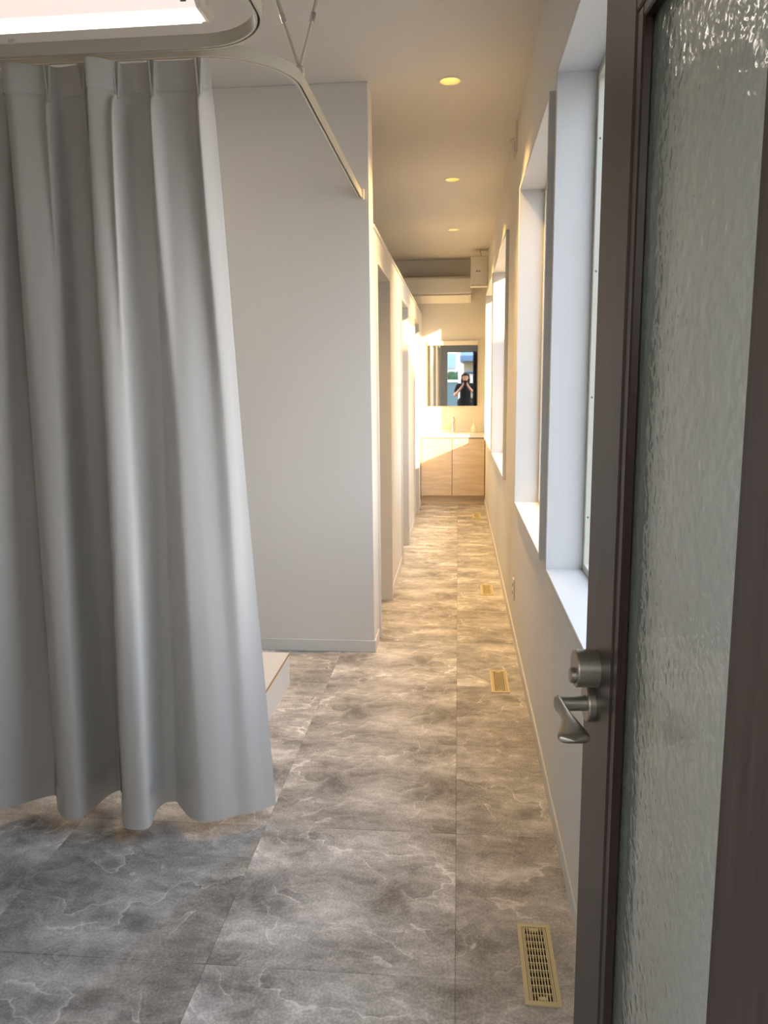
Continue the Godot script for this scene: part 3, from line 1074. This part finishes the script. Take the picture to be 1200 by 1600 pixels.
func build_ceiling_light() -> void:
	var t := thing("ceiling_light", "long white fluorescent ceiling light glowing above the curtain", "lamp", Vector3(-1.54, CEIL, -3.02))
	glow("batten_side", Color(1.0, 0.91, 0.88), 0.13)
	glow("batten_tube", Color(1.0, 0.96, 0.90), 0.5)
	var xf := Transform3D(Basis(Vector3(0, 0, 1), Vector3(0, 1, 0), Vector3(-1, 0, 0)), Vector3.ZERO)   # local x = towards the camera
	var b := Build.new()
	b.prism([[-0.115, 0.0], [-0.115, -0.012], [0.115, -0.012], [0.115, 0.0]], -0.60, 0.60, xf)
	part("base_plate", b, M.white_plastic, t)
	b = Build.new()
	b.prism([[-0.11, -0.012], [-0.06, -0.05], [0.055, -0.05], [0.11, -0.012]], -0.605, 0.605, xf)
	part("cover_light", b, M.batten_side, t)
	var P := []
	for i in 2:
		var ring := PackedVector3Array()
		for k in 13:
			var g := PI * k / 12.0
			ring.append(Vector3(-0.59 + 1.18 * i, -0.049 - 0.018 * sin(g), -0.012 + 0.042 * cos(g)))
		P.append(ring)
	b = Build.new()
	b.grid(P, false, false)
	if b.n[36].y > 0.0:
		b = Build.new()
		b.grid(P, false, true)
	for i in 2:
		var ring: PackedVector3Array = P[i]
		b.fan(ring, Vector3(-1.0 if i == 0 else 1.0, 0, 0))
	part("tube_light", b, M.batten_tube, t)
	for s in [-1.0, 1.0]:
		b = Build.new()
		b.prism([[-0.116, 0.0], [-0.116, -0.013], [-0.063, -0.053], [0.058, -0.053], [0.116, -0.013], [0.116, 0.0]], s * 0.612 - 0.007, s * 0.612 + 0.007, xf)
		part("end_cap", b, M.white_plastic, t)
	boxpart("rating_mark", Vector3(0.555, -0.040, 0.078), Vector3(0.575, -0.030, 0.084), M.grey_mark, t)
	var l := AreaLight3D.new()
	l.name = "batten_light"
	l.area_size = Vector2(1.15, 0.10)
	l.light_color = Color(1.0, 0.93, 0.86)
	l.light_energy = 0.06
	l.area_range = 12.0
	l.shadow_enabled = true
	t.add_child(l)
	l.position = Vector3(0, -0.075, 0)
	l.rotation.x = -PI * 0.5

# ---------------------------------------------------------------- person: tapered capsules joined by a smooth minimum, meshed as surface nets
func capsule(p: Vector3, a: Vector3, ra: float, b: Vector3, rb: float) -> float:
	var ab := b - a
	var h := clampf((p - a).dot(ab) / maxf(ab.length_squared(), 1e-9), 0.0, 1.0)
	return (p - a - ab * h).length() - lerpf(ra, rb, h)

func nets(bones: Array, cell: float, k: float, b: Build) -> void:
	var lo := Vector3.ONE * 1e9
	var hi := -lo
	for q in bones:
		for e in [[q[0], q[1]], [q[2], q[3]]]:
			lo = lo.min(e[0] - Vector3.ONE * (e[1] + k + cell * 2))
			hi = hi.max(e[0] + Vector3.ONE * (e[1] + k + cell * 2))
	var n := Vector3i(((hi - lo) / cell).ceil()) + Vector3i.ONE
	var f := PackedFloat32Array()
	f.resize(n.x * n.y * n.z)
	f.fill(1.0)
	for q in bones:
		var A: Vector3 = q[0]
		var B: Vector3 = q[2]
		var m: float = maxf(q[1], q[3]) + k + cell * 1.5
		var i0 := Vector3i(((A.min(B) - Vector3.ONE * m - lo) / cell).floor()).max(Vector3i.ZERO)
		var i1 := Vector3i(((A.max(B) + Vector3.ONE * m - lo) / cell).ceil()).min(n - Vector3i.ONE)
		for z in range(i0.z, i1.z + 1):
			for y in range(i0.y, i1.y + 1):
				for x in range(i0.x, i1.x + 1):
					var at := (z * n.y + y) * n.x + x
					var d := capsule(lo + Vector3(x, y, z) * cell, A, q[1], B, q[3])
					var g := f[at]
					var h := maxf(k - absf(d - g), 0.0) / k
					f[at] = minf(d, g) - h * h * k * 0.25
	var place := {}
	var corner := [0, 1, n.x, n.x + 1, n.x * n.y, n.x * n.y + 1, n.x * n.y + n.x, n.x * n.y + n.x + 1]
	for z in n.z - 1:
		for y in n.y - 1:
			for x in n.x - 1:
				var at := (z * n.y + y) * n.x + x
				var inside := 0
				for c in 8:
					if f[at + corner[c]] < 0.0:
						inside += 1
				if inside == 0 or inside == 8:
					continue
				var sum := Vector3.ZERO
				var count := 0
				for e in [[0, 1], [2, 3], [4, 5], [6, 7], [0, 2], [1, 3], [4, 6], [5, 7], [0, 4], [1, 5], [2, 6], [3, 7]]:
					var fa := f[at + corner[e[0]]]
					var fb := f[at + corner[e[1]]]
					if (fa < 0.0) != (fb < 0.0):
						var pa := Vector3(e[0] & 1, (e[0] >> 1) & 1, e[0] >> 2)
						var pb := Vector3(e[1] & 1, (e[1] >> 1) & 1, e[1] >> 2)
						sum += pa.lerp(pb, fa / (fa - fb))
						count += 1
				place[at] = lo + (Vector3(x, y, z) + sum / count) * cell
	var normal := {}
	for at in place:
		var g := Vector3.ZERO
		for c in 8:
			g += Vector3((c & 1) * 2 - 1, ((c >> 1) & 1) * 2 - 1, (c >> 2) * 2 - 1) * f[at + corner[c]]
		normal[at] = g.normalized()
	var step := [1, n.x, n.x * n.y]
	for at in place:
		for ax in 3:
			var fa := f[at]
			var fb := f[at + step[ax]]
			if (fa < 0.0) == (fb < 0.0):
				continue
			var s1: int = step[(ax + 1) % 3]
			var s2: int = step[(ax + 2) % 3]
			if not (place.has(at - s1) and place.has(at - s2) and place.has(at - s1 - s2)):
				continue
			var q := [at, at - s1, at - s1 - s2, at - s2]
			b.tri(place[q[0]], place[q[1]], place[q[2]], normal[q[0]], normal[q[1]], normal[q[2]])
			b.tri(place[q[0]], place[q[2]], place[q[3]], normal[q[0]], normal[q[2]], normal[q[3]])

func build_person() -> void:
	# stands on the porch just behind the camera, both hands holding the phone that took the picture
	var t := thing("person", "person in a black short-sleeved top holding up a phone in the doorway", "person", Vector3(0.0, 0.0, 0.40))
	var V := func(x: float, y: float, z: float) -> Vector3: return Vector3(x, y, z)
	var neck := Vector3(0, 1.345, 0.01)
	var head := Vector3(0, 1.49, -0.045)
	var body := Build.new()
	var bones := [[V.call(-0.075, 0.90, 0.02), 0.105, V.call(0.075, 0.90, 0.02), 0.105], [V.call(0, 0.92, 0.02), 0.12, V.call(0, 1.10, 0.015), 0.105], [V.call(0, 1.10, 0.015), 0.105, V.call(0, 1.24, 0.01), 0.115], [V.call(-0.12, 1.285, 0.02), 0.062, V.call(0.12, 1.285, 0.02), 0.062], [V.call(0, 1.27, 0.015), 0.07, neck, 0.047], [neck, 0.047, V.call(0, 1.42, -0.02), 0.047]]
	for s in [-1.0, 1.0]:
		bones += [[V.call(s * 0.085, 0.88, 0.02), 0.092, V.call(s * 0.09, 0.48, 0.0), 0.058], [V.call(s * 0.09, 0.48, 0.0), 0.056, V.call(s * 0.092, 0.30, 0.02), 0.052], [V.call(s * 0.092, 0.30, 0.02), 0.052, V.call(s * 0.095, 0.085, 0.03), 0.034], [V.call(s * 0.095, 0.06, 0.04), 0.036, V.call(s * 0.105, 0.035, -0.12), 0.030],
			[V.call(s * 0.165, 1.285, 0.02), 0.052, V.call(s * 0.235, 1.085, -0.10), 0.040], [V.call(s * 0.235, 1.085, -0.10), 0.039, V.call(s * 0.085, 1.262, -0.315), 0.026]]
	nets(bones, 0.014, 0.03, body)
	# head with nose, brow, chin, lips and ears on a finer grid
	var face := [[head, 0.082, head + Vector3(0, 0.025, 0.03), 0.086], [head + Vector3(0, -0.03, -0.015), 0.066, head + Vector3(0, -0.085, -0.035), 0.038], [V.call(0, 1.40, -0.02), 0.046, head + Vector3(0, -0.05, 0.01), 0.055],
		[head + Vector3(0, 0.005, -0.086), 0.008, head + Vector3(0, -0.025, -0.100), 0.012], [head + Vector3(-0.035, 0.022, -0.070), 0.012, head + Vector3(0.035, 0.022, -0.070), 0.012], [head + Vector3(-0.018, -0.058, -0.078), 0.007, head + Vector3(0.018, -0.058, -0.078), 0.007]]
	for s in [-1.0, 1.0]:
		face.append([head + Vector3(s * 0.083, 0.012, 0.012), 0.010, head + Vector3(s * 0.080, -0.022, 0.008), 0.009])
	nets(face, 0.006, 0.014, body)
	# hands: palm, four fingers round the back of the phone, thumb on the screen side
	for s in [-1.0, 1.0]:
		var hand := [[V.call(s * 0.083, 1.265, -0.318), 0.025, V.call(s * 0.060, 1.300, -0.362), 0.021], [V.call(s * 0.060, 1.300, -0.362), 0.020, V.call(s * 0.052, 1.345, -0.376), 0.016]]
		for k in 4:
			var y := 1.305 + 0.0195 * k
			var reach: float = [0.85, 1.0, 0.97, 0.8][k]
			var p0 := Vector3(s * 0.053, y, -0.380)
			var p1 := Vector3(s * 0.047, y + 0.004, -0.403)
			var p2 := Vector3(s * (0.047 - 0.022 * reach), y + 0.007, -0.4085)
			hand += [[p0, 0.0092, p1, 0.0085], [p1, 0.0085, p2, 0.0074]]
		hand += [[V.call(s * 0.058, 1.318, -0.358), 0.0115, V.call(s * 0.043, 1.350, -0.371), 0.0095], [V.call(s * 0.043, 1.350, -0.371), 0.0095, V.call(s * 0.026, 1.366, -0.376), 0.008]]
		nets(hand, 0.004, 0.004, body)
	var skin := part("body", body, M.skin, t)
	for s in [-1.0, 1.0]:
		var eye := Build.new()
		eye.lathe([[0.0, -0.008], [0.006, -0.005], [0.008, 0.0], [0.006, 0.005], [0.0, 0.008]], head + Vector3(s * 0.030, 0.004, -0.074), Vector3(0, 0, 1), 12, false)
		part("eye", eye, M.hair, skin)
	# clothes and hair
	var shirt := Build.new()
	var cloth := [[V.call(-0.075, 0.90, 0.02), 0.122, V.call(0.075, 0.90, 0.02), 0.122], [V.call(0, 0.94, 0.02), 0.136, V.call(0, 1.10, 0.015), 0.122], [V.call(0, 1.10, 0.015), 0.122, V.call(0, 1.24, 0.01), 0.130], [V.call(-0.125, 1.285, 0.02), 0.074, V.call(0.125, 1.285, 0.02), 0.074], [V.call(0, 1.28, 0.015), 0.082, V.call(0, 1.33, 0.012), 0.060]]
	for s in [-1.0, 1.0]:
		cloth.append([V.call(s * 0.165, 1.285, 0.02), 0.064, V.call(s * 0.212, 1.150, -0.06), 0.060])
	nets(cloth, 0.014, 0.03, shirt)
	part("shirt", shirt, M.black_cloth, t)
	var trousers := Build.new()
	var legs := [[V.call(-0.07, 0.88, 0.02), 0.118, V.call(0.07, 0.88, 0.02), 0.118]]
	for s in [-1.0, 1.0]:
		legs += [[V.call(s * 0.085, 0.86, 0.02), 0.103, V.call(s * 0.09, 0.48, 0.0), 0.074], [V.call(s * 0.09, 0.48, 0.0), 0.074, V.call(s * 0.094, 0.11, 0.03), 0.060]]
	nets(legs, 0.016, 0.02, trousers)
	part("trousers", trousers, M.trouser_cloth, t)
	for s in [-1.0, 1.0]:
		var shoe := Build.new()
		nets([[V.call(s * 0.095, 0.052, 0.045), 0.050, V.call(s * 0.100, 0.046, -0.06), 0.046], [V.call(s * 0.100, 0.044, -0.06), 0.043, V.call(s * 0.108, 0.038, -0.14), 0.036]], 0.010, 0.02, shoe)
		part("shoe", shoe, M.black_cloth, t)
	var hair := Build.new()
	var strands := [[head + Vector3(0, 0.032, 0.022), 0.093, head + Vector3(0, 0.0, 0.05), 0.088], [head + Vector3(-0.03, 0.075, -0.055), 0.026, head + Vector3(0.03, 0.075, -0.055), 0.026], [head + Vector3(0, -0.03, 0.06), 0.080, head + Vector3(0, -0.20, 0.075), 0.060]]
	for s in [-1.0, 1.0]:
		strands += [[head + Vector3(s * 0.075, 0.055, -0.02), 0.026, head + Vector3(s * 0.086, -0.06, -0.012), 0.024], [head + Vector3(s * 0.086, -0.06, -0.012), 0.024, head + Vector3(s * 0.085, -0.21, 0.02), 0.020]]
	nets(strands, 0.008, 0.02, hair)
	part("hair", hair, M.hair, t)
	var p := thing("phone", "dark phone held upright in both hands of the person", "phone", Vector3(0.0, 1.345, 0.010))
	boxpart("case", Vector3(-0.037, -0.073, -0.004), Vector3(0.037, 0.073, 0.004), M.black, p, 0.003)
	boxpart("camera_bump", Vector3(-0.032, 0.038, -0.0055), Vector3(-0.006, 0.066, -0.004), M.trouser_cloth, p, 0.001)

func build_outdoors() -> void:
	var g := boxpart("ground", Vector3(-40, -0.40, -40), Vector3(40, -0.15, 60), M.concrete, self)
	g.set_meta("kind", "structure")
	g = boxpart("trim_porch", Vector3(-1.0, -0.15, ENTRY_Z + 0.12), Vector3(0.8, 0.0, 2.9), M.concrete, self, 0.01)
	g.set_meta("kind", "structure")
	g = boxpart("trim_added_canopy", Vector3(-1.2, 2.4, ENTRY_Z + 0.12), Vector3(1.0, 2.55, 1.9), M.white_render, self)  # unseen canopy added to cut the skylight entering through the doorway
	g.set_meta("kind", "structure")
	# neighbouring flat-roofed house, square to the low sun, that keeps it off the first two windows
	var h := thing("neighbour_house", "white flat-roofed house standing across the yard from the windows", "house", Vector3(5.78, -0.15, 4.71))
	h.transform.basis = Basis(Vector3(0.793, 0, -0.61), Vector3.UP, Vector3(0.61, 0, 0.793)).orthonormalized()
	boxpart("walls", Vector3(-2.91, 0.0, -1.25), Vector3(2.91, 4.55, 1.25), M.white_render, h)
	boxpart("roof_edge", Vector3(-2.95, 4.55, -1.29), Vector3(2.95, 4.77, 1.29), M.roof_grey, h, 0.01)
	for x in [-1.9, 0.0, 1.9]:
		boxpart("window", Vector3(x - 0.6, 1.0, -1.28), Vector3(x + 0.6, 2.2, -1.25), M.roof_grey, h, 0.01)
	var b := Build.new()
	# unseen block added to hold skylight off the two far windows, clear of the sun
	h = thing("added_block", "unseen beige rendered block added opposite the two far windows to dim their skylight", "building", Vector3(5.2, -0.15, -9.6))
	boxpart("walls", Vector3(-2.0, 0.0, -4.0), Vector3(2.0, 4.9, 4.0), M.beige_render, h)
	boxpart("roof_edge", Vector3(-2.05, 4.9, -4.05), Vector3(2.05, 5.05, 4.05), M.roof_grey, h, 0.01)
	for z in [-2.4, 0.0, 2.4]:
		boxpart("window", Vector3(-2.03, 1.2, z - 0.5), Vector3(-2.0, 2.2, z + 0.5), M.roof_grey, h, 0.01)
	# what the mirror shows through the doorway
	h = thing("workshop", "beige workshop with a blue steel roof behind the entrance", "building", Vector3(3.3, -0.15, 10.5))
	boxpart("walls", Vector3(-3.45, 0.0, -1.5), Vector3(-1.0, 2.24, 2.5), M.beige_render, h)
	b = Build.new()
	b.prism([[-1.9, 2.24], [-1.9, 2.42], [0.6, 3.3], [3.0, 2.42], [3.0, 2.24]], 0.9, 3.55, Transform3D(Basis(Vector3(0, 0, 1), Vector3(0, 1, 0), Vector3(-1, 0, 0)), Vector3.ZERO))
	part("roof", b, M.blue_steel, h)
	var win := boxpart("window", Vector3(-3.25, 1.25, -1.54), Vector3(-2.7, 1.82, -1.5), M.white_render, h, 0.01)
	boxpart("pane", Vector3(-3.21, 1.29, -1.548), Vector3(-2.74, 1.78, -1.541), M.clear_glass, win)
	boxpart("awning", Vector3(-3.35, 1.86, -1.85), Vector3(-2.6, 1.91, -1.5), M.blue_steel, h, 0.01)
	h = thing("boundary_wall", "low grey boundary wall with a white coping outside the entrance", "wall", Vector3(-1.5, -0.15, 5.6))
	boxpart("wall_body", Vector3(-3.0, 0.0, -0.08), Vector3(1.22, 1.53, 0.08), M.teal_block, h)
	boxpart("coping", Vector3(-3.02, 1.53, -0.12), Vector3(1.24, 1.60, 0.12), M.white_render, h, 0.01)
	h = thing("hedge", "clipped green hedge behind the low boundary wall", "hedge", Vector3(-1.9, -0.15, 7.2))
	b = Build.new()
	var f := FastNoiseLite.new()
	f.seed = 3
	f.frequency = 2.6
	f.fractal_octaves = 3
	var P := []
	for i in 60:
		var line := PackedVector3Array()
		var x := -2.6 + 4.2 * i / 59.0
		for k in 24:
			var a := PI * k / 23.0
			var q := Vector3(x, 1.86 * pow(maxf(sin(a), 0.0), 0.3), -0.5 * signf(cos(a)) * pow(absf(cos(a)), 0.5))
			q += Vector3(0, 1, -0.6) * 0.10 * f.get_noise_3d(q.x * 2.0, q.y * 2.0, q.z * 2.0)
			line.append(q)
		P.append(line)
	b.grid(P, false, false)
	if b.n[60].y < 0.0:
		b = Build.new()
		b.grid(P, false, true)
	part("foliage", b, M.hedge_leaf, h)
	h = thing("far_house", "distant house with a blue roof beyond the hedge", "house", Vector3(-3.5, -0.15, 22.0))
	boxpart("walls", Vector3(-4.0, 0.0, -2.0), Vector3(2.9, 2.2, 3.0), M.white_render, h)
	b = Build.new()
	b.prism([[-2.3, 2.2], [0.5, 3.0], [3.3, 2.2]], -3.1, 4.2, Transform3D(Basis(Vector3(0, 0, 1), Vector3(0, 1, 0), Vector3(-1, 0, 0)), Vector3.ZERO))
	part("roof", b, M.blue_steel, h)
	h = thing("utility_pole", "pale utility pole beside the beige workshop", "pole", Vector3(-0.32, -0.15, 8.2))
	b = Build.new()
	b.lathe([[0.07, 0.0], [0.055, 6.5]], Vector3.ZERO, Vector3.UP, 16)
	part("shaft", b, M.white_render, h)
	boxpart("cross_arm", Vector3(-0.5, 5.9, -0.05), Vector3(0.5, 6.0, 0.05), M.roof_grey, h, 0.01)
